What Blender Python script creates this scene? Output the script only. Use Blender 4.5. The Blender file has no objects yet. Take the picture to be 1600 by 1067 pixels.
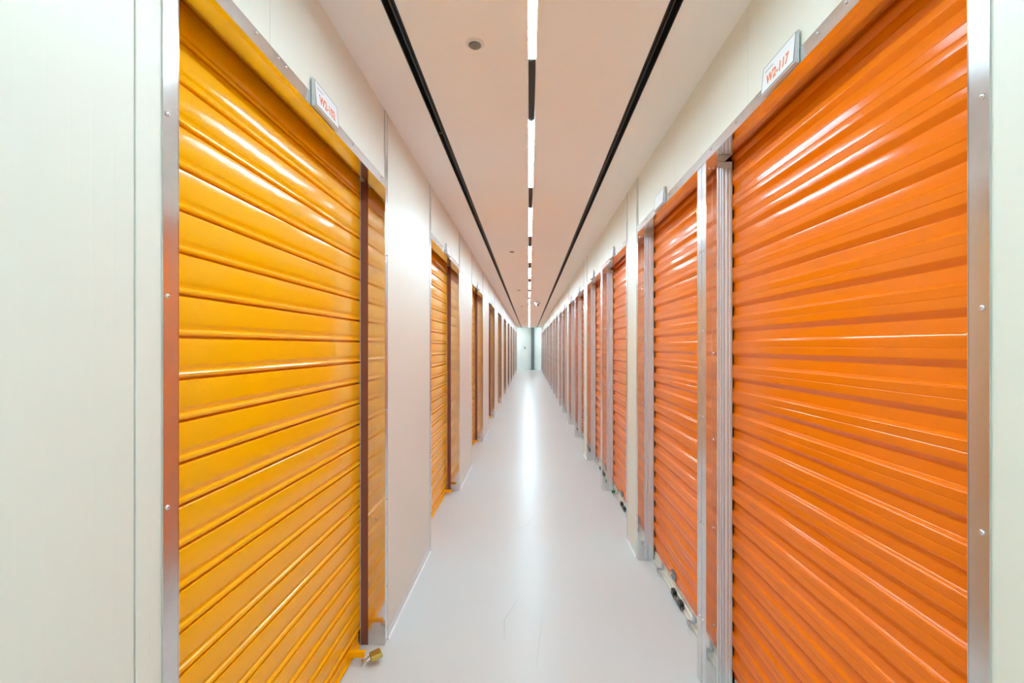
import bpy, bmesh, math, random
from mathutils import Vector, Matrix
random.seed(4)
SC = bpy.context.scene
COL = SC.collection
PI = math.pi

# ------------------------------------------------------------ camera, world, exposure
EYE = 1.5            # eye height above the floor
cd = bpy.data.cameras.new('camera')
cam = bpy.data.objects.new('camera', cd)
COL.objects.link(cam)
cam.location = (0, 0, EYE)
cam.rotation_euler = (PI/2, 0, 0)
cd.sensor_width = 36.0
cd.lens = 18.0
cd.shift_x = -26.5/1600
cd.shift_y = 7.5/1600
cd.clip_start = 0.02
cd.clip_end = 200
SC.camera = cam

world = bpy.data.worlds.new('world')
SC.world = world
world.use_nodes = True
bg = world.node_tree.nodes['Background']
bg.inputs[0].default_value = (0.9, 0.95, 1.0, 1)
bg.inputs[1].default_value = 0.03

SC.view_settings.view_transform = 'Standard'
SC.view_settings.look = 'None'
SC.view_settings.gamma = 1.0
SC.view_settings.use_curve_mapping = False
SC.view_settings.exposure = 0.0
LAMP = 163.0          # radiance of the light strips
SC.cycles.max_bounces = 14
SC.cycles.diffuse_bounces = 8
SC.cycles.glossy_bounces = 8
SC.cycles.use_denoising = True
SC.cycles.sample_clamp_indirect = 10
SC.cycles.caustics_reflective = True
SC.cycles.blur_glossy = 0.5

# ------------------------------------------------------------ measures (metres; y runs down the corridor)
LX, RX = -0.725, 0.765          # wall planes
ADDED_AISLE = 31.72                    # side walls stop here; cross aisle added so the end wall gets light
CEIL = EYE + 1.19
END = 32.8
BACK = -4.0
TOP = EYE + 0.796               # underside of the lintels

# ------------------------------------------------------------ materials
def mat(name, color, rough=0.5, metal=0.0, spec=0.5, coat=0.0, emit=None, estr=0):
    m = bpy.data.materials.new(name)
    m.use_nodes = True
    p = m.node_tree.nodes['Principled BSDF']
    p.inputs['Base Color'].default_value = (*color, 1)
    p.inputs['Roughness'].default_value = rough
    p.inputs['Metallic'].default_value = metal
    p.inputs['Specular IOR Level'].default_value = spec
    if coat:
        p.inputs['Coat Weight'].default_value = coat
        p.inputs['Coat Roughness'].default_value = 0.08
    if emit:
        p.inputs['Emission Color'].default_value = (*emit, 1)
        p.inputs['Emission Strength'].default_value = estr
    return m, m.node_tree, p

def coords(nt, scale=(1, 1, 1)):
    tc = nt.nodes.new('ShaderNodeTexCoord')
    mp = nt.nodes.new('ShaderNodeMapping')
    mp.inputs['Scale'].default_value = scale
    nt.links.new(tc.outputs['Object'], mp.inputs['Vector'])
    return mp.outputs['Vector']

def noise(nt, vec, scale, detail=3, rough=0.5):
    n = nt.nodes.new('ShaderNodeTexNoise')
    n.inputs['Scale'].default_value = scale
    n.inputs['Detail'].default_value = detail
    n.inputs['Roughness'].default_value = rough
    nt.links.new(vec, n.inputs['Vector'])
    return n.outputs['Fac']

def ramp(nt, fac, a, b, ca, cb):
    r = nt.nodes.new('ShaderNodeValToRGB')
    r.color_ramp.elements[0].position = a
    r.color_ramp.elements[1].position = b
    r.color_ramp.elements[0].color = (*ca, 1)
    r.color_ramp.elements[1].color = (*cb, 1)
    nt.links.new(fac, r.inputs['Fac'])
    return r.outputs['Color']

def maprange(nt, v, a, b, c, d):
    n = nt.nodes.new('ShaderNodeMapRange')
    for k, x in zip(('From Min', 'From Max', 'To Min', 'To Max'), (a, b, c, d)):
        n.inputs[k].default_value = x
    nt.links.new(v, n.inputs['Value'])
    return n.outputs['Result']

def bump(nt, p, h, strength, dist=0.002):
    b = nt.nodes.new('ShaderNodeBump')
    b.inputs['Strength'].default_value = strength
    b.inputs['Distance'].default_value = dist
    nt.links.new(h, b.inputs['Height'])
    nt.links.new(b.outputs['Normal'], p.inputs['Normal'])

# glossy enamel of the shutters
M = {}
def enamel(name, color, rough):
    m, nt, p = mat(name, color, rough, spec=0.18)
    return m
M['yellow'] = enamel('yellow_orange_enamel', (0.95, 0.43, 0.0), 0.16)
M['orange'] = enamel('orange_enamel', (0.84, 0.18, 0.002), 0.16)

# galvanised steel: spangle and dull patches
def galv(name, base, r0, r1, bstr, metal=1.0):
    m, nt, p = mat(name, base, r0, metal=metal)
    v = coords(nt, (1, 1, 1))
    vo = nt.nodes.new('ShaderNodeTexVoronoi')
    vo.inputs['Scale'].default_value = 70
    nt.links.new(v, vo.inputs['Vector'])
    n2 = noise(nt, v, 8, 2, 0.5)
    mix = nt.nodes.new('ShaderNodeMath'); mix.operation = 'MULTIPLY_ADD'
    nt.links.new(vo.outputs['Distance'], mix.inputs[0])
    mix.inputs[1].default_value = 0.10
    nt.links.new(n2, mix.inputs[2])
    nt.links.new(maprange(nt, mix.outputs[0], 0.3, 0.85, r0, r1), p.inputs['Roughness'])
    nt.links.new(ramp(nt, mix.outputs[0], 0.3, 0.8, base, tuple(c*0.82 for c in base)), p.inputs['Base Color'])
    if bstr: bump(nt, p, n2, bstr, 0.004)
    return m
M['galv_face'] = galv('galvanised_steel_face', (0.80, 0.81, 0.82), 0.15, 0.25, 0.03, 0.97)
M['galv_reveal'] = galv('galvanised_steel_reveal', (0.84, 0.84, 0.84), 0.07, 0.16, 0.05)
M['galv_guide'] = mat('zinc_coated_guide', (0.70, 0.75, 0.80), 0.42, metal=0.55)[0]
M['screw'] = mat('screw_steel', (0.75, 0.75, 0.77), 0.25, metal=1.0)[0]
M['brown'] = mat('brown_guide_paint', (0.19, 0.062, 0.042), 0.32)[0]
M['alu'] = mat('aluminium_bottom_bar', (0.80, 0.78, 0.71), 0.38, metal=0.45)[0]
M['zinc'] = mat('zinc_plated_latch', (0.50, 0.56, 0.62), 0.35, metal=0.9)[0]
M['bluezinc'] = mat('blue_grey_lock_plate', (0.16, 0.22, 0.28), 0.4, metal=0.5)[0]
M['rubber'] = mat('black_rubber', (0.012, 0.012, 0.012), 0.45)[0]
M['brass'] = mat('brass_padlock', (0.62, 0.45, 0.10), 0.38, metal=0.75)[0]
M['green'] = mat('green_padlock_jacket', (0.02, 0.22, 0.08), 0.4)[0]
M['black'] = mat('black_slot', (0.006, 0.006, 0.007), 0.35)[0]
M['darkgrey'] = mat('dark_grey_channel', (0.06, 0.065, 0.07), 0.7, spec=0.2)[0]
M['gap'] = mat('dark_gap', (0.03, 0.028, 0.025), 0.8)[0]
M['whiteplastic'] = mat('white_plastic', (0.80, 0.79, 0.76), 0.4)[0]
M['greymesh'] = mat('grey_mesh', (0.20, 0.19, 0.18), 0.6)[0]
M['lens'] = mat('camera_black_dome', (0.01, 0.01, 0.01), 0.1)[0]
M['column'] = mat('grey_green_steel_paint', (0.13, 0.15, 0.145), 0.5)[0]
M['card'] = mat('white_card', (0.78, 0.79, 0.82), 0.35)[0]
M['print_orange'] = mat('orange_print', (0.80, 0.16, 0.02), 0.5)[0]
M['print_grey'] = mat('grey_print', (0.35, 0.35, 0.38), 0.5)[0]
M['sealant'] = mat('white_sealant', (0.85, 0.86, 0.87), 0.35)[0]
M['lamp'] = mat('lit_diffuser', (0.9, 0.9, 0.9), 0.5, emit=(0.705, 1.0, 1.14), estr=LAMP)[0]
m, nt, p = mat('clear_acrylic', (0.84, 0.86, 0.88), 0.08)
p.inputs['Transmission Weight'].default_value = 0.25
p.inputs['IOR'].default_value = 1.3
M['acrylic'] = m

# wall panels: cream coated steel with fine vertical ribs
def panel(name, color, rough):
    m, nt, p = mat(name, color, rough, spec=0.32)
    tc = nt.nodes.new('ShaderNodeTexCoord')
    sx = nt.nodes.new('ShaderNodeSeparateXYZ')
    nt.links.new(tc.outputs['Object'], sx.inputs[0])
    add = nt.nodes.new('ShaderNodeMath'); add.operation = 'ADD'
    nt.links.new(sx.outputs['X'], add.inputs[0]); nt.links.new(sx.outputs['Y'], add.inputs[1])
    w = nt.nodes.new('ShaderNodeMath'); w.operation = 'PINGPONG'
    nt.links.new(add.outputs[0], w.inputs[0]); w.inputs[1].default_value = 0.021
    h = maprange(nt, w.outputs[0], 0.0, 0.0025, 0.0, 1.0)
    v = coords(nt)
    n = noise(nt, v, 2.2, 2)
    ad = nt.nodes.new('ShaderNodeMath'); ad.operation = 'MULTIPLY_ADD'
    nt.links.new(n, ad.inputs[0]); ad.inputs[1].default_value = 2.0
    nt.links.new(h, ad.inputs[2])
    bump(nt, p, ad.outputs[0], 0.16, 0.0008)
    return m
M['cream'] = panel('cream_coated_panel', (0.755, 0.74, 0.665), 0.38)
M['endpanel'] = panel('pale_grey_panel', (0.88, 0.87, 0.84), 0.35)

# ceiling paint
m, nt, p = mat('white_ceiling_paint', (0.93, 0.925, 0.91), 0.6)
M['ceiling'] = m

# floor: glossy light grey epoxy, wavy, with faint dirt and hairline marks
m, nt, p = mat('grey_epoxy_floor', (0.66, 0.67, 0.685), 0.2)
v = coords(nt)
n1 = noise(nt, v, 0.9, 2, 0.5)
nt.links.new(ramp(nt, n1, 0.2, 0.8, (0.615, 0.635, 0.64), (0.59, 0.61, 0.61)), p.inputs['Base Color'])
p.inputs['Roughness'].default_value = 0.29
p.inputs['Specular IOR Level'].default_value = 0.13
n3 = noise(nt, coords(nt, (1, 1, 1)), 9, 2, 0.5)
bump(nt, p, n3, 0.10, 0.003)
M['floor'] = m
M['scuff'] = mat('brown_scuff', (0.42, 0.40, 0.33), 0.5)[0]

# ------------------------------------------------------------ mesh helper
class MB:
    def __init__(s):
        s.v = []; s.f = []; s.m = []; s.smooth = []
    def add(s, vs, fs, mi=0, smooth=False):
        o = len(s.v)
        s.v += [tuple(v) for v in vs]
        for f in fs:
            s.f.append([i+o for i in f]); s.m.append(mi); s.smooth.append(smooth)
    def box(s, x0, x1, y0, y1, z0, z1, mi=0):
        if x0 > x1: x0, x1 = x1, x0
        if y0 > y1: y0, y1 = y1, y0
        vs = [(x0,y0,z0),(x1,y0,z0),(x1,y1,z0),(x0,y1,z0),(x0,y0,z1),(x1,y0,z1),(x1,y1,z1),(x0,y1,z1)]
        s.add(vs, [(0,3,2,1),(4,5,6,7),(0,1,5,4),(1,2,6,5),(2,3,7,6),(3,0,4,7)], mi)
    def extr(s, prof, axis, a, b, mi=0, smooth=False, closed=True):
        """prof: 2D points; axis 'x': (y,z), 'y': (x,z), 'z': (x,y)"""
        def P(p, t):
            return {'x': (t, p[0], p[1]), 'y': (p[0], t, p[1]), 'z': (p[0], p[1], t)}[axis]
        n = len(prof)
        vs = [P(p, a) for p in prof] + [P(p, b) for p in prof]
        fs = [(i, (i+1) % n, n+(i+1) % n, n+i) for i in range(n if closed else n-1)]
        if closed:
            s.add(vs, fs, mi, smooth)
            s.add([P(p, a) for p in prof], [tuple(range(n))[::-1]], mi)
            s.add([P(p, b) for p in prof], [tuple(range(n))], mi)
        else:
            s.add(vs, fs, mi, smooth)
    def lathe(s, prof, c, axis='z', n=32, mi=0, smooth=True):
        vs = []; fs = []
        for (r, h) in prof:
            for k in range(n):
                t = 2*PI*k/n
                a, b = r*math.cos(t), r*math.sin(t)
                vs.append({'z': (c[0]+a, c[1]+b, c[2]+h), 'x': (c[0]+h, c[1]+a, c[2]+b), 'y': (c[0]+a, c[1]+h, c[2]+b)}[axis])
        for j in range(len(prof)-1):
            for k in range(n):
                fs.append((j*n+k, j*n+(k+1) % n, (j+1)*n+(k+1) % n, (j+1)*n+k))
        s.add(vs, fs, mi, smooth)
        s.add(vs[:n], [tuple(range(n))[::-1]], mi); s.add(vs[-n:], [tuple(range(n))], mi)
    def tube(s, pts, r, n=10, mi=0):
        rings = []
        for i, p in enumerate(pts):
            p = Vector(p)
            d = (Vector(pts[min(i+1, len(pts)-1)]) - Vector(pts[max(i-1, 0)])).normalized()
            u = d.orthogonal().normalized() if i == 0 else (rings_u - d*rings_u.dot(d)).normalized()
            rings_u = u
            w = d.cross(u)
            rings.append([p + r*(u*math.cos(2*PI*k/n)+w*math.sin(2*PI*k/n)) for k in range(n)])
        vs = [q for R in rings for q in R]
        fs = [(j*n+k, j*n+(k+1) % n, (j+1)*n+(k+1) % n, (j+1)*n+k) for j in range(len(pts)-1) for k in range(n)]
        s.add(vs, fs, mi, True)
        s.add(rings[0], [tuple(range(n))[::-1]], mi); s.add(rings[-1], [tuple(range(n))], mi)
    def build(s, name, mats, parent=None, bevel=0, seg=2):
        me = bpy.data.meshes.new(name)
        me.from_pydata(s.v, [], s.f)
        if not isinstance(mats, (list, tuple)): mats = [mats]
        for m in mats: me.materials.append(m)
        for p, mi, sm in zip(me.polygons, s.m, s.smooth):
            p.material_index = mi; p.use_smooth = sm
        bm = bmesh.new(); bm.from_mesh(me)
        if any(s.smooth) or bevel:
            bmesh.ops.remove_doubles(bm, verts=bm.verts, dist=1e-5)
        bmesh.ops.recalc_face_normals(bm, faces=bm.faces)
        bm.to_mesh(me); bm.free()
        o = bpy.data.objects.new(name, me)
        COL.objects.link(o)
        if parent: o.parent = parent
        if bevel:
            b = o.modifiers.new('bevel', 'BEVEL'); b.width = bevel; b.segments = seg
            b.limit_method = 'ANGLE'; b.angle_limit = 0.6
        return o

def tag(o, label=None, cat=None, group=None, kind=None):
    if label: o['label'] = label
    if cat: o['category'] = cat
    if group: o['group'] = group
    if kind: o['kind'] = kind
    return o
def empty(name, loc=(0, 0, 0), rz=0):
    o = bpy.data.objects.new(name, None)
    COL.objects.link(o); o.location = loc; o.rotation_euler = (0, 0, rz)
    o.empty_display_size = 0.1
    return o
def copy_tree(o, parent=None):
    c = o.copy(); COL.objects.link(c)
    if parent: c.parent = parent
    for ch in [k for k in COL.objects if k.parent == o]:
        copy_tree(ch, c)
    return c

# ------------------------------------------------------------ opening positions
LW = 1.517                                   # left shutters: clear width
LSTART = [1.0555 + 2.725*k for k in range(11)]
RA, RB, POST = 1.316, 1.272, 0.113           # right shutters stand in pairs about a post
RSTART = [0.889 + 3.12*k for k in range(10)]
LF, RF, RP = 0.046, 0.043, POST/2            # widths of the steel faces

# ------------------------------------------------------------ structure: floor, ceiling, walls
b = MB(); b.box(-3.2, 3.2, BACK-0.2, END+1.0, -0.12, 0)
tag(b.build('floor', M['floor']), kind='structure')

# ceiling with three slots left open
SL = [(-0.507, -0.466), (-0.003, 0.029), (0.488, 0.529)]
b = MB()
xs = [-3.2] + [x for s_ in SL for x in s_] + [3.2]
for i in range(0, len(xs), 2):
    b.box(xs[i], xs[i+1], BACK-0.2, END+1.0, CEIL, CEIL+0.10)
b.box(-3.2, 3.2, BACK-0.2, END+1.0, CEIL+0.101, CEIL+0.14)
tag(b.build('ceiling', M['ceiling']), kind='structure')

b = MB()
g = 0.0015
# piers between openings, then infill panels above each opening
prev = BACK
for y in LSTART:
    if y < 2: b.box(LX-0.125, LX, prev, 0.9435-2*g, 0, CEIL); b.box(LX-0.125, LX, 0.9435+g, y-0.0015, 0, CEIL)
    else: b.box(LX-0.125, LX, prev+0.0015, y-0.0015, 0, CEIL)
    prev = y + LW
b.box(LX-0.125, LX, prev+0.0015, ADDED_AISLE, 0, CEIL); b.box(-3.1, LX-0.126, ADDED_AISLE-0.08, ADDED_AISLE, 0, CEIL)
for y in LSTART:
    ym = y + LW*0.25
    for a, c in ((y+0.004, ym-g/2), (ym+g/2, y+LW-0.006)):
        b.box(LX-0.063, LX-0.001, a, c, TOP+0.003, CEIL)
wl = tag(b.build('wall_left', M['cream'], bevel=0.0012, seg=1), kind='structure')
b = MB()
prev = BACK
for y in RSTART:
    b.box(RX, RX+0.112, prev+0.0015, y-0.0015, 0, CEIL)
    ye = y+RA
    b.box(RX, RX+0.112, ye+0.0015, ye+POST-0.0015, 0, TOP)
    prev = ye + POST + RB
b.box(RX, RX+0.112, prev+0.0015, ADDED_AISLE, 0, CEIL); b.box(RX+0.113, 3.1, ADDED_AISLE-0.08, ADDED_AISLE, 0, CEIL)
for y in RSTART:
    y2 = y+RA+POST+RB
    n = 3
    for k in range(n):
        a = y+0.004 + (y2-y-0.01)*k/n; c = y+0.004 + (y2-y-0.01)*(k+1)/n
        b.box(RX+0.001, RX+0.078, a+g/2, c-g/2, TOP+0.003, CEIL)
wr = tag(b.build('wall_right', M['cream'], bevel=0.0012, seg=1), kind='structure')
b = MB(); b.box(-3.2, 3.2, BACK-0.2, BACK, 0, CEIL)
tag(b.build('wall_back', M['cream']), kind='structure')
b = MB()
for a, c in ((-3.2, -0.45), (-0.447, 0.07), (0.073, 0.36), (0.363, 3.2)):
    b.box(a, c, END, END+0.1, 0.0, CEIL)
tag(b.build('wall_end', M['endpanel'], bevel=0.002, seg=1), kind='structure')
# outer backs of the storage units, so that the space behind the shutters is closed
b = MB(); b.box(-3.2, -3.1, BACK, END, 0, CEIL); tag(b.build('wall_outer_left', M['endpanel']), kind='structure')
b = MB(); b.box(3.1, 3.2, BACK, END, 0, CEIL); tag(b.build('wall_outer_right', M['endpanel']), kind='structure')

# base channels and white sealant beads along the piers
def base(side, x, sgn, spans, name):
    b = MB()
    for (a, c) in spans:
        b.box(x, x+sgn*0.0025, a, c, 0.0, 0.034, 0)
        b.extr([(x+sgn*0.0026, 0), (x+sgn*0.011, 0), (x+sgn*0.008, 0.004), (x+sgn*0.0026, 0.009)], 'y', a, c, 1)
    tag(b.build(name, [M['galv_guide'], M['sealant']]), kind='structure')
spl = [(BACK, LSTART[0]-LF-0.001)]
for k, y in enumerate(LSTART):
    nx = LSTART[k+1]-LF-0.001 if k+1 < len(LSTART) else ADDED_AISLE
    if nx > y+LW+LF+0.002: spl.append((y+LW+LF+0.001, nx))
base('left', LX, 1, spl, 'baseboard_left')
spr = [(BACK, RSTART[0]-RF-0.001)]
for k, y in enumerate(RSTART):
    e = y+RA+POST+RB+RF+0.001
    nx = RSTART[k+1]-RF-0.001 if k+1 < len(RSTART) else ADDED_AISLE
    spr.append((e, nx))
base('right', RX, -1, spr, 'baseboard_right')

# ------------------------------------------------------------ shutters
def curve_top(pts, xo, sgn, r=0.12, n=8):
    """continue a curtain profile upward into its roll: pts end at (x, z)"""
    x, z = pts[-1]
    for k in range(1, n+1):
        t = k/n*PI*0.9
        pts.append((x + sgn*r*(1-math.cos(t)), z + r*math.sin(t)))
    return pts

def left_profile():
    P = 0.1036
    X = LX-0.127
    zseam = 1.1055
    zs = []
    # offsets are toward the corridor (+x); z falls from the seam
    shape = [(0.0, -0.006), (0.008, -0.0008), (0.02, 0.0004), (0.06, 0.0010), (0.15, 0.0017), (0.30, 0.0022), (0.45, 0.0020), (0.56, 0.0012), (0.63, 0.0004),
             (0.665, -0.0006), (0.70, -0.0026), (0.74, -0.0042), (0.785, -0.0046), (0.80, -0.0022), (0.82, 0.0008), (0.85, 0.0026), (0.89, 0.0027), (0.925, 0.0008), (0.945, -0.0035), (0.952, -0.018), (0.992, -0.018)]
    top = TOP+0.13
    pts = []
    k = 13
    while zseam + (k-1)*P > 0.03 - 1e-6 or k > 0:
        zt = zseam + k*P
        if zt - P < 0.03: break
        for t, d in shape:
            z = zt - t*P
            if z < top: pts.append((X+d, z))
        k -= 1
    zl = pts[-1][1]
    pts.append((X-0.004, 0.045))
    pts.reverse()
    return curve_top(pts, X, -1)

def right_profile():
    P = 0.105
    X = RX+0.123
    zseam = 1.5593           # lower edge of a dark step
    # sequence downward from the lower edge of a dark (overhanging) step
    shape = [(0.0, 0.0), (0.03, 0.0008), (0.285, 0.0012), (0.30, 0.0025), (0.325, 0.0062), (0.345, 0.0072), (0.37, 0.0105), (0.385, 0.0115),
             (0.585, 0.0105), (0.60, 0.0095), (0.615, 0.0106), (0.80, 0.0122), (0.82, 0.0120), (0.835, 0.0115), (0.97, 0.0015), (0.985, 0.0004)]
    top = TOP+0.13
    pts = []
    k = 9
    while True:
        zt = zseam + k*P
        if zt - P < 0.05: break
        for t, d in shape:
            z = zt - t*P
            if z < top: pts.append((X-d, z))
        k -= 1
    pts.append((X-0.001, 0.07))
    pts.reverse()
    return curve_top(pts, X, 1)

LPROF, RPROF = left_profile(), right_profile()

def curtain(prof, y0, y1, m, root, back):
    b = MB()
    # sheet with a real thickness of 1.5 mm
    th = [(x+back*0.0015, z) for x, z in prof]
    b.extr(prof, 'y', y0, y1, 0, True, closed=False)
    b.extr(th, 'y', y0, y1, 0, True, closed=False)
    o = b.build('curtain', m, root)
    e = o.modifiers.new('split', 'EDGE_SPLIT'); e.split_angle = math.radians(22)
    return o

def screws(pts, axis, root):
    for (x, y, z) in pts:
        b = MB()
        s = 1
        if axis == '+x': pr = [(0.0052, 0), (0.0052, 0.0012), (0.004, 0.003), (0.0015, 0.0038)]; b.lathe(pr, (x, y, z), 'x', 14)
        if axis == '-x': pr = [(0.0052, 0), (0.0052, -0.0012), (0.004, -0.003), (0.0015, -0.0038)]; b.lathe(pr, (x, y, z), 'x', 14)
        if axis == '-y': pr = [(0.0045, 0), (0.0045, -0.0012), (0.0035, -0.003), (0.0015, -0.0036)]; b.lathe(pr, (x, y, z), 'y', 14)
        if axis == '+y': pr = [(0.0045, 0), (0.0045, 0.0012), (0.0035, 0.003), (0.0015, 0.0036)]; b.lathe(pr, (x, y, z), 'y', 14)
        b.build('screw', M['screw'], root)

SZ = (0.28, 0.72, 1.178, 1.60, 1.964)
def left_door(with_screws):
    """origin at the wall plane, floor, near edge of the opening"""
    r = empty('roller_shutter', (LX, 0, 0))
    w = LW
    x0 = 0.0
    cur = [(x-LX, z) for x, z in LPROF]
    curtain(cur, -0.012, w+0.012, M['yellow'], r, -1)
    # jambs: L-shaped folded sheet, face on the wall and reveal turned inward
    for e, s in ((0.0, -1), (w, 1)):
        b = MB()
        top = CEIL-0.002
        # face (goes up to the ceiling beside the infill panel)
        b.box(0.0005, 0.0025, e+(0.0005 if s > 0 else -0.0005), e+s*LF, 0.002, top, 1)
        # reveal
        b.box(-0.0826, 0.0025, e-s*0.0015, e+s*0.0012, 0.002, TOP-0.0005)
        # rolled lip along the outer edge
        b.box(0.0025, 0.0036, e+s*(LF-0.002), e+s*LF, 0.002, top, 1)
        j = b.build('jamb', [M['galv_reveal'], M['galv_face']], r)
        if with_screws:
            screws([(0.0025, e+s*LF*0.72, z) for z in SZ], '+x', j)
            screws([(-0.045, e-s*0.0015, z-0.09) for z in SZ], '-y' if s > 0 else '+y', j)
        # brown guide channel: front flange, web, rear flange
        b = MB()
        prof = [(-0.0828, e-s*0.002), (-0.1195, e-s*0.002), (-0.1195, e+s*0.030), (-0.1165, e+s*0.030), (-0.1165, e+s*0.001), (-0.0828, e+s*0.001)]
        b.extr(prof, 'z', 0.002, TOP+0.03)
        b.box(-0.142, -0.139, e-s*0.004, e+s*0.030, 0.002, TOP+0.03)
        b.build('guide', M['brown'], r)
    # lintel: face strip and soffit
    b = MB()
    b.box(0.0005, 0.0030, -0.001, w+0.001, TOP-0.001, TOP+0.045, 1)
    b.box(0.0030, 0.0042, -0.001, w+0.001, TOP-0.001, TOP+0.0015)
    b.box(-0.063, 0.0004, 0.002, w-0.002, TOP-0.0005, TOP+0.0015)
    b.box(-0.063, -0.0615, 0.002, w-0.002, TOP+0.0015, TOP+0.03)
    l = b.build('lintel', [M['galv_reveal'], M['galv_face']], r)
    if with_screws:
        screws([(0.003, y, TOP+0.034) for y in (0.30, 0.42, 0.465, 1.05, w-0.06)], '+x', l)
    # bottom bar: orange angle
    b = MB()
    b.extr([(-0.134, 0.006), (-0.117, 0.006), (-0.117, 0.0095), (-0.1285, 0.012), (-0.1285, 0.050), (-0.134, 0.050)], 'y', 0.012, w-0.012)
    b.build('bottom_bar', M['yellow'], r)
    # hasp arm standing out near the far end, two stop blocks near the near end
    b = MB()
    ya = w-0.158
    b.box(-0.1285, -0.050, ya, ya+0.006, 0.030, 0.055)
    b.box(-0.1285, -0.050, ya, ya+0.022, 0.053, 0.057)
    b.box(-0.1285, -0.124, ya-0.03, ya+0.05, 0.022, 0.062)
    b.build('hasp', M['yellow'], r, bevel=0.001)
    for q in (0.075, 0.15):
        b = MB(); b.box(-0.1285, -0.108, q, q+0.03, 0.012, 0.05)
        b.build('stop_block', M['yellow'], r, bevel=0.001)
    return r

def right_door(w, nearface, farface, nearfull, farfull, with_screws):
    r = empty('roller_shutter', (RX, 0, 0))
    cur = [(x-RX, z) for x, z in RPROF]
    curtain(cur, -0.014, w+0.014, M['orange'], r, 1)
    for e, s, F, full in ((0.0, -1, nearface, nearfull), (w, 1, farface, farfull)):
        b = MB()
        top = CEIL-0.002 if full else TOP-0.001
        F2 = F-0.0006
        b.box(-0.0025, -0.0005, e+(0.0005 if s > 0 else -0.0005), e+s*F2, 0.002, top, 1)
        b.box(-0.0025, 0.0436, e-s*0.0015, e+s*0.0012, 0.002, TOP-0.0005)
        b.box(-0.0036, -0.0025, e+s*(F2-0.002), e+s*F2, 0.002, top, 1)
        b.box(0.0226, 0.0236, e-s*0.0024, e-s*0.0015, 0.01, TOP-0.06)
        j = b.build('jamb', [M['galv_reveal'], M['galv_face']], r)
        if with_screws:
            screws([(-0.0025, e+s*F*0.65, z) for z in (0.30, 0.72, 1.187, 1.565, 1.92)], '-x', j)
            zz = (0.30, 0.72, 1.10, 1.47, 1.90, TOP-0.03)
            screws([(0.030, e-s*0.0015, z) for z in zz], '-y' if s > 0 else '+y', j)
            screws([(0.012, e-s*0.0015, TOP-0.03)], '-y' if s > 0 else '+y', j)
        # guide: ribbed zinc channel in two strips with a groove between
        b = MB()
        pr = []
        xs = [0.0438, 0.0465, 0.0500, 0.0525, 0.0560, 0.0585, 0.0620]
        ds = [0.003, 0.006, 0.006, 0.004, 0.004, 0.0065, 0.0065]
        for x, d in zip(xs, ds): pr.append((x, e-s*d))
        pr += [(0.0630, e-s*0.0065), (0.0635, e+s*0.004), (0.0438, e+s*0.004)]
        b.extr(pr, 'z', 0.002, TOP-0.03)
        xs = [0.0650, 0.0680, 0.0720, 0.0745, 0.0800, 0.0830, 0.0900, 0.0930, 0.0990, 0.1020]
        ds = [0.0065, 0.008, 0.008, 0.006, 0.006, 0.0075, 0.0075, 0.006, 0.007, 0.007]
        pr = [(x, e-s*d) for x, d in zip(xs, ds)] + [(0.1040, e-s*0.004), (0.1040, e+s*0.030), (0.1020, e+s*0.030), (0.1020, e+s*0.004), (0.0650, e+s*0.004)]
        b.extr(pr, 'z', 0.002, TOP-0.03)
        b.box(0.1300, 0.1325, e-s*0.008, e+s*0.03, 0.002, TOP+0.03)
        b.build('guide', M['galv_guide'], r)
    a = -0.001 if nearfull else -nearface
    c = w+0.001 if farfull else w+farface-0.0008
    b = MB()
    b.box(-0.0030, -0.0005, a, c, TOP-0.001, TOP+0.045, 1)
    b.box(-0.0042, -0.0030, a, c, TOP-0.001, TOP+0.0015)
    b.box(-0.0004, 0.078, 0.002, w-0.002, TOP-0.0005, TOP+0.0015)
    b.box(0.0765, 0.078, 0.002, w-0.002, TOP+0.0015, TOP+0.03)
    l = b.build('lintel', [M['galv_reveal'], M['galv_face']], r)
    if with_screws:
        screws([(-0.003, y, TOP+0.030) for y in (0.34, 0.46, 0.80, 1.0, w-0.06)], '-x', l)
    # aluminium bottom bar
    b = MB()
    b.extr([(0.100, 0.004), (0.128, 0.004), (0.128, 0.072), (0.116, 0.072), (0.116, 0.045), (0.111, 0.042), (0.111, 0.014), (0.100, 0.012)], 'y', 0.012, w-0.012)
    bar = b.build('bottom_bar', M['alu'], r)
    c0 = w/2+0.03
    # handle: grey plate with two black grips
    b = MB()
    b.box(0.093, 0.100, c0-0.105, c0+0.105, 0.006, 0.030)
    h = b.build('handle', M['greymesh'], bar, bevel=0.004)
    for q in (-0.09, 0.05):
        b = MB(); b.box(0.088, 0.111, c0+q-0.005, c0+q+0.045, 0.014, 0.050)
        b.build('grip', M['rubber'], h, bevel=0.004)
    for q in (-0.27, 0.37):
        b = MB()
        y = c0+q
        b.box(0.075, 0.112, y-0.018, y+0.018, 0.038, 0.043)
        b.box(0.075, 0.078, y-0.018, y+0.018, 0.020, 0.043)
        b.box(0.108, 0.1155, y-0.022, y+0.022, 0.043, 0.075)
        b.lathe([(0.006, 0.043), (0.006, 0.047), (0.002, 0.049)], (0.095, y, 0), 'z', 12)
        b.build('latch', M['zinc'], bar, bevel=0.0008, seg=1)
    # oval lock plate with a small brass cylinder
    b = MB()
    n = 20
    pr = [(c0+0.11+0.055*math.cos(2*PI*k/n), 0.118+0.028*math.sin(2*PI*k/n)) for k in range(n)]
    b.extr(pr, 'x', 0.103, 0.1105)
    lp = b.build('lock_plate', M['bluezinc'], r, bevel=0.0012)
    b = MB(); b.lathe([(0.010, 0.1031), (0.010, 0.098), (0.007, 0.097)], (0, c0+0.13, 0.118), 'x', 16)
    b.build('lock_cylinder', M['brass'], lp)
    return r

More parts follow.
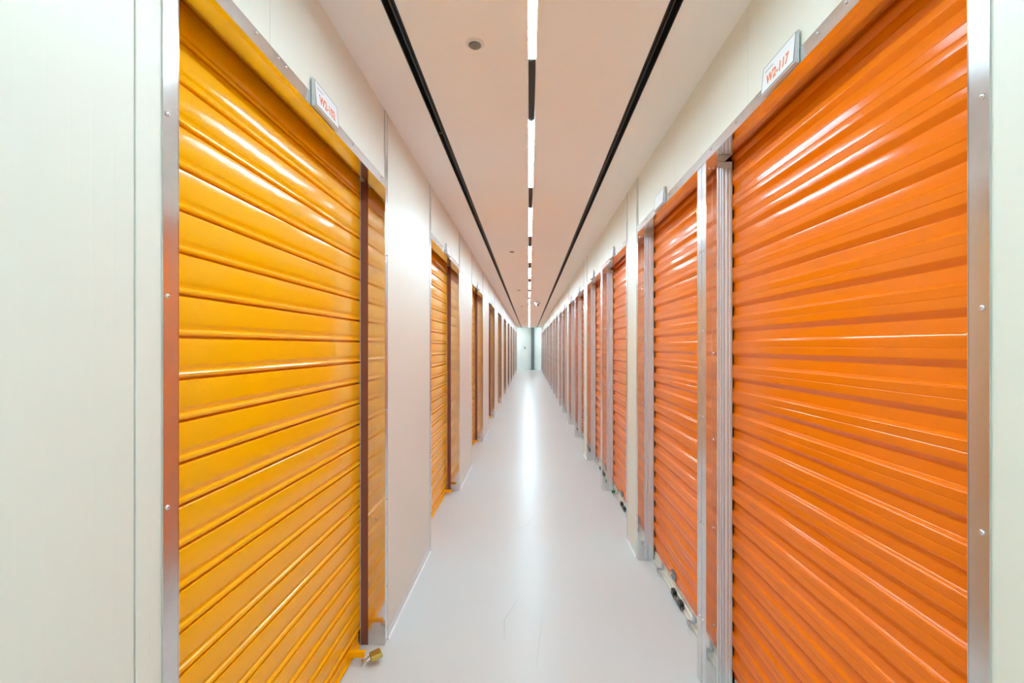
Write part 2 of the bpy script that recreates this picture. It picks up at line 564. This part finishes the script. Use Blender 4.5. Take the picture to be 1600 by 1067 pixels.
ORD = ['first', 'second', 'third', 'fourth', 'fifth', 'sixth', 'seventh', 'eighth', 'ninth', 'tenth', 'eleventh', 'twelfth',
       'thirteenth', 'fourteenth', 'fifteenth', 'sixteenth', 'seventeenth', 'eighteenth', 'nineteenth', 'twentieth']
LG = 'yellow-orange roller shutters along the left wall'
RG = 'orange roller shutters along the right wall'
near = left_door(True); near.location.y = LSTART[0]
tag(near, 'large glossy yellow-orange roller shutter in the left foreground, below the W2-102 plate', 'roller shutter', LG)
second = copy_tree(near); second.location.y = LSTART[1]
tag(second, 'second yellow-orange roller shutter from the front along the left wall', 'roller shutter', LG)
plain = left_door(False); plain.location.y = LSTART[2]
tag(plain, 'third yellow-orange roller shutter from the front along the left wall', 'roller shutter', LG)
for k in range(3, 11):
    o = copy_tree(plain); o.location.y = LSTART[k]
    lab = '%s yellow-orange roller shutter from the front along the left wall' % ORD[k]
    if k == 10: lab = 'last yellow-orange roller shutter of the left wall, beside the far end wall'
    tag(o, lab, 'roller shutter', LG)
ra = right_door(RA, RF, RP, True, False, True)
rb = right_door(RB, RP, RF, False, True, True)
pa = right_door(RA, RF, RP, True, False, False)
pb = right_door(RB, RP, RF, False, True, False)
for k in range(10):
    y = RSTART[k]
    for half in (0, 1):
        idx = 2*k+half
        proto = (ra, rb)[half] if k < 2 else (pa, pb)[half]
        o = proto if k in (0, 2) else copy_tree(proto)
        o.location.y = y if half == 0 else y+RA+POST
        if idx == 0: lab = 'large glossy orange roller shutter in the right foreground, below the W2-117 plate'
        elif idx == 19: lab = 'last orange roller shutter of the right wall, beside the far end wall'
        else: lab = '%s orange roller shutter from the front along the right wall' % ORD[idx]
        tag(o, lab, 'roller shutter', RG)

# ------------------------------------------------------------ number plates above the doors
def text_mesh(body, size, name, m, parent, loc, rot, off=0.0, xs=1.0):
    cu = bpy.data.curves.new(name, 'FONT')
    cu.body = body; cu.size = size; cu.align_x = 'CENTER'; cu.align_y = 'CENTER'
    cu.extrude = 0.0002; cu.offset = off
    t = bpy.data.objects.new(name, cu); COL.objects.link(t)
    bpy.context.view_layer.update()
    me = bpy.data.meshes.new_from_object(t.evaluated_get(bpy.context.evaluated_depsgraph_get()))
    bpy.data.objects.remove(t)
    me.materials.clear(); me.materials.append(m)
    o = bpy.data.objects.new(name, me); COL.objects.link(o)
    o.parent = parent; o.location = loc; o.rotation_euler = rot; o.scale = (xs, 1, 1)
    return o
def plate(side, yc, body):
    """side -1 left wall, +1 right; origin at the wall plane below the plate"""
    X = LX if side < 0 else RX
    s = -side                                   # direction toward the corridor
    r = empty('number_plate', (X+s*0.0044, yc, TOP+0.003))
    h, w2 = 0.092, 0.104
    b = MB()                                    # clear wedge-shaped holder, foot standing further out
    b.extr([(0, 0), (s*0.014, 0), (s*0.014, 0.003), (s*0.006, h), (0, h)] if s > 0 else [(0, 0), (0, h), (s*0.006, h), (s*0.014, 0.003), (s*0.014, 0)], 'y', -w2, w2)
    b.build('holder', M['acrylic'], r)
    tilt = math.atan2(0.008, h-0.003)
    def onface(z):                              # x of the sloping front face at height z
        return s*(0.014 - 0.008*(z-0.003)/(h-0.003))
    b = MB()
    z0, z1 = 0.007, h-0.005
    a, c = onface(z0), onface(z1)
    e = s*0.0005
    b.extr([(a+e, z0), (a+3*e, z0), (c+3*e, z1), (c+e, z1)] if s > 0 else [(a+e, z0), (c+e, z1), (c+3*e, z1), (a+3*e, z0)], 'y', -w2+0.006, w2-0.006)
    card = b.build('card', M['card'], r)
    b = MB()
    for (q0, q1, y0, y1) in ((z0-0.003, z0, -w2+0.003, w2-0.003), (z1, z1+0.002, -w2+0.003, w2-0.003)):
        b.extr([(onface(q0)+e, q0), (onface(q0)+4*e, q0), (onface(q1)+4*e, q1), (onface(q1)+e, q1)], 'y', y0, y1)
    for y0 in (-w2+0.003, w2-0.006):
        b.extr([(a+e, z0), (a+4*e, z0), (c+4*e, z1), (c+e, z1)], 'y', y0, y0+0.003)
    b.build('rim', M['print_grey'], r)
    if body:
        rz = PI/2 if s > 0 else -PI/2
        zc = 0.036
        rot = (Matrix.Rotation(rz, 4, 'Z') @ Matrix.Rotation(PI/2-tilt, 4, 'X')).to_euler()
        text_mesh(body, 0.043, 'number', M['print_orange'], r, (onface(zc)+s*0.002, 0.0, zc), rot, 0.0009, 0.95)
        b = MB()
        zq = 0.068
        d = s*0.0016; q = -1 if s > 0 else 1
        b.extr([(onface(zq)+d, zq), (onface(zq)+d+s*0.0004, zq), (onface(zq+0.003)+d+s*0.0004, zq+0.003), (onface(zq+0.003)+d, zq+0.003)], 'y', q*0.082, q*0.03)
        b.build('small_print', M['print_grey'], r)
    return r
PGL, PGR = 'number plates above the left shutters', 'number plates above the right shutters'
p1 = plate(-1, LSTART[0]+0.745, 'W2-102')
tag(p1, 'clear number plate reading W2-102 in orange above the first left shutter', 'sign', PGL)
p2 = plate(1, RSTART[0]+0.655, 'W2-117')
tag(p2, 'clear number plate reading W2-117 in orange above the first right shutter', 'sign', PGR)
q1 = plate(-1, LSTART[1]+0.745, None)
q2 = plate(1, RSTART[0]+RA+POST+0.635, None)
for k in range(1, 9):
    o = q1 if k == 1 else copy_tree(q1)
    o.location.y = LSTART[k]+0.745
    tag(o, 'small blurred number plate above the %s shutter of the left wall' % ORD[k], 'sign', PGL)
for i in range(1, 12):
    o = q2 if i == 1 else copy_tree(q2)
    k, half = divmod(i, 2)
    o.location.y = RSTART[k]+(0.655 if half == 0 else RA+POST+0.635)
    tag(o, 'small blurred number plate above the %s shutter of the right wall' % ORD[i], 'sign', PGR)

# ------------------------------------------------------------ padlocks
def padlock(loc, rot, bodymat, label, scale=1.0, shackle=M['screw']):
    r = empty('padlock', loc); r.rotation_euler = rot; r.scale = (scale,)*3
    b = MB(); b.box(-0.022, 0.022, -0.008, 0.008, -0.019, 0.019)
    b.build('body', bodymat, r, bevel=0.004, seg=3)
    b = MB()
    b.tube([(-0.014, 0, 0.017)] + [(-0.014*math.cos(t), 0, 0.030+0.014*math.sin(t)) for t in [PI*k/10 for k in range(11)]] + [(0.014, 0, 0.017)], 0.0035)
    b.build('shackle', shackle, r)
    return tag(r, label, 'padlock')
prot = (Matrix.Rotation(-0.25, 4, 'Y') @ Matrix.Rotation(0.45, 4, 'Z') @ Matrix(((0, 0, -1, 0), (-1, 0, 0, 0), (0, 1, 0, 0), (0, 0, 0, 1)))).to_euler()
padlock((-0.727, 2.432, 0.036), prot, M['brass'], 'brass padlock held by the orange hasp at the foot of the first left shutter', 1.45)
padlock((RX+0.082, RSTART[1]+RA-0.20, 0.046), (0.3, 0.2, 0.3), M['green'], 'small green padlock on the bottom latch of the third right shutter', 0.8)
padlock((RX+0.082, RSTART[1]+RA+POST+0.45, 0.040), (0.3, 0.2, 0.3), M['rubber'], 'small black padlock at the bottom of the fourth right shutter', 0.9)

# ------------------------------------------------------------ ceiling fittings
LC = 0.013
def linear_light():
    r = empty('linear_light', (LC, 0, CEIL))
    b = MB()     # flat translucent cap, set just up into the channel
    pr = [(-0.0150, 0.012), (-0.0150, 0.0025), (0.0150, 0.0025), (0.0150, 0.012)]
    b.extr(pr, 'y', 0, 1.12)
    b.build('diffuser', M['lamp'], r)
    b = MB()
    b.box(-0.0145, 0.0145, 0.005, 1.115, 0.0125, 0.055)
    b.build('housing', M['whiteplastic'], r)
    return r
ll = linear_light()
n = 0
for k in range(-3, 18):
    o = ll if k == -3 else copy_tree(ll)
    ys = 2.125 + 1.715*k - 1.12
    o.location.y = ys
    if k < 0: lab = 'lit white linear light in the ceiling channel, behind the viewpoint'
    elif k == 0: lab = 'nearest lit white linear light in the central ceiling channel'
    elif k == 17: lab = 'farthest lit white linear light, just before the end wall'
    else: lab = '%s lit white linear light from the front in the central ceiling channel' % ORD[k]
    tag(o, lab, 'light', 'linear lights in the central ceiling channel')
for x in (-1.55, 1.55):  # two extra lights added in the aisle to brighten the end wall
    o = copy_tree(ll); o.location = (x-0.56, END-0.62, CEIL-0.058); o.rotation_euler = (0, 0, -PI/2)
    tag(o, 'added linear light in the cross aisle, brightening the end wall, %s of the corridor' % ('left' if x < 0 else 'right'), 'light', 'added cross aisle lights')
# the channel that carries them: U profile seen between the lights
b = MB()
b.box(LC-0.0148, LC+0.0148, BACK, END, CEIL+0.060, CEIL+0.064)
ys = 2.125 + 1.715*-3
for k in range(-3, 17):
    a = 2.125+1.715*k; c = a+0.595
    b.extr([(LC-0.0146, CEIL+0.004), (LC-0.006, CEIL+0.0055), (LC-0.004, CEIL+0.0025), (LC+0.004, CEIL+0.0025), (LC+0.006, CEIL+0.0055), (LC+0.0146, CEIL+0.004), (LC+0.0146, CEIL+0.006), (LC-0.0146, CEIL+0.008)], 'y', a+0.003, c-0.003)
tag(b.build('light_channel', M['darkgrey']), 'dark grey metal channel carrying the lights down the middle of the ceiling', 'light channel')
for s_, side in ((SL[0], 'left'), (SL[2], 'right')):
    r = empty('slot_diffuser', ((s_[0]+s_[1])/2, BACK, CEIL))
    hw = (s_[1]-s_[0])/2 - 0.0004
    L = END-BACK-0.01
    b = MB()
    pr = [(-hw-0.0025, -0.0015), (-hw+0.0012, -0.0015), (-hw+0.0012, 0.05), (hw-0.0012, 0.05), (hw-0.0012, -0.0015), (hw+0.0025, -0.0015),
          (hw+0.0025, -0.0002), (hw, -0.0002), (hw, 0.052), (-hw, 0.052), (-hw, -0.0002), (-hw-0.0025, -0.0002)]
    b.extr(pr, 'y', 0.005, L)
    b.build('channel', M['black'], r)
    b = MB(); b.box(-0.003, 0.003, 0.005, L, 0.012, 0.016)
    b.build('centre_blade', M['black'], r)
    for q in range(9):
        b = MB(); y = 0.9+4.07+1.9*q
        b.box(-hw+0.0015, -0.0035, y, y+0.012, 0.006, 0.010)
        b.build('clip', M['greymesh'], r)
    tag(r, 'long black slot diffuser running along the %s side of the ceiling' % side, 'slot diffuser', 'black ceiling slots')
def detector():
    r = empty('ceiling_detector', (-0.2126, 2.013, CEIL))
    b = MB(); b.lathe([(0.037, 0), (0.037, -0.002), (0.034, -0.004), (0.027, -0.005)], (0, 0, 0), 'z', 36)
    b.build('rim', M['whiteplastic'], r)
    b = MB(); b.lathe([(0.024, -0.005), (0.024, -0.010), (0.021, -0.013), (0.010, -0.0145)], (0, 0, 0), 'z', 32)
    b.build('grille', M['greymesh'], r)
    return r
dt = detector()
for k in range(7):
    o = dt if k == 0 else copy_tree(dt)
    o.location.y = 2.013+4.41*k
    lab = 'round white ceiling detector with grey centre, nearest the front' if k == 0 else '%s small round detector from the front, left of the lights' % ORD[k]
    tag(o, lab, 'detector', 'round detectors on the ceiling')
# white dome camera
r = empty('dome_camera', (0.215, 13.7, CEIL))
b = MB(); b.lathe([(0.052, 0), (0.052, -0.012), (0.075, -0.016), (0.078, -0.045), (0.070, -0.060), (0.052, -0.064)], (0, 0, 0), 'z', 32)
b.build('housing', M['whiteplastic'], r)
b = MB(); b.lathe([(0.050, -0.060), (0.048, -0.080), (0.038, -0.100), (0.020, -0.111), (0.004, -0.114)], (0.0, 0, 0), 'z', 28)
b.build('dome', M['whiteplastic'], r)
b = MB(); b.lathe([(0.030, 0.02), (0.030, -0.050), (0.022, -0.058)], (0.035, 0, -0.045), 'y', 20)
b.build('lens', M['lens'], r)
b = MB(); b.lathe([(0.022, 0.02), (0.022, -0.040), (0.014, -0.048)], (0.022, 0, -0.100), 'y', 20)
b.build('sensor', M['lens'], r)
tag(r, 'white dome camera with black lenses hanging from the far ceiling, right of the lights', 'camera')

# ------------------------------------------------------------ far end
r = empty('steel_column', (0.235, END-0.14, 0))
b = MB()
b.box(-0.10, 0.10, -0.10, -0.088, 0.012, CEIL-0.002); b.box(-0.10, 0.10, 0.088, 0.10, 0.012, CEIL-0.002); b.box(-0.02, 0.02, -0.088, 0.088, 0.012, CEIL-0.002)
b.build('shaft', M['column'], r)
b = MB(); b.box(-0.19, 0.19, -0.13, 0.13, 0, 0.012); b.build('base_plate', M['column'], r)
tag(r, 'dark grey-green steel column standing against the far end wall', 'column')
r = empty('wall_fitting', (-0.27, END, 1.40))
b = MB(); b.box(-0.045, 0.045, -0.022, 0, -0.07, 0.07); b.build('box', M['greymesh'], r, bevel=0.004)
b = MB(); b.box(-0.02, 0.02, -0.028, -0.022, -0.03, 0.03); b.build('cover', M['whiteplastic'], r, bevel=0.003)
tag(r, 'small grey fitting on the far end wall, left of the column', 'wall fitting')

# ------------------------------------------------------------ hairline marks on the floor
def mark(pts, w, lab):
    b = MB()
    vs = []; n = len(pts)
    for i, (x, y) in enumerate(pts):
        d = Vector(pts[min(i+1, n-1)]) - Vector(pts[max(i-1, 0)])
        d.normalize(); nn = Vector((-d.y, d.x))
        ww = w*(0.3+0.7*math.sin(PI*(i+0.5)/n))
        vs += [(x+nn.x*ww, y+nn.y*ww, 0.0004), (x-nn.x*ww, y-nn.y*ww, 0.0004)]
    fs = [(2*i, 2*i+1, 2*i+3, 2*i+2) for i in range(n-1)]
    b.add(vs, fs)
    return b.build('floor_scratch', M['scuff'])
def fl(px, py):      # floor point of an image point of the survey
    y = 800*EYE/(py-541.0)
    return ((px-826.5)*y/800, y)
groups = [([(804, 829), (814, 824), (823, 821), (829, 813), (832, 808)], 0.0016, 'thin dark curved scratch in the floor below the middle lights reflection'),
          ([(823, 821), (836, 821.5), (848, 822)], 0.0012, 'short faint scratch crossing the curved scratch on the floor'),
          ([(808, 935), (802, 948), (795, 958), (788, 968), (788, 985), (788, 1000)], 0.0014, 'long bent hairline scratch in the near floor, left of the reflection'),
          ([(838, 1045), (841, 1015), (845, 985), (846, 965)], 0.0008, 'faint straight hairline scratch in the near floor, right of the bent one')]
for pts, w, lab in groups:
    o = mark([fl(*p) for p in pts], w, lab)
    tag(o, lab, 'scratch', 'hairline scratches on the floor')

bpy.context.view_layer.update()
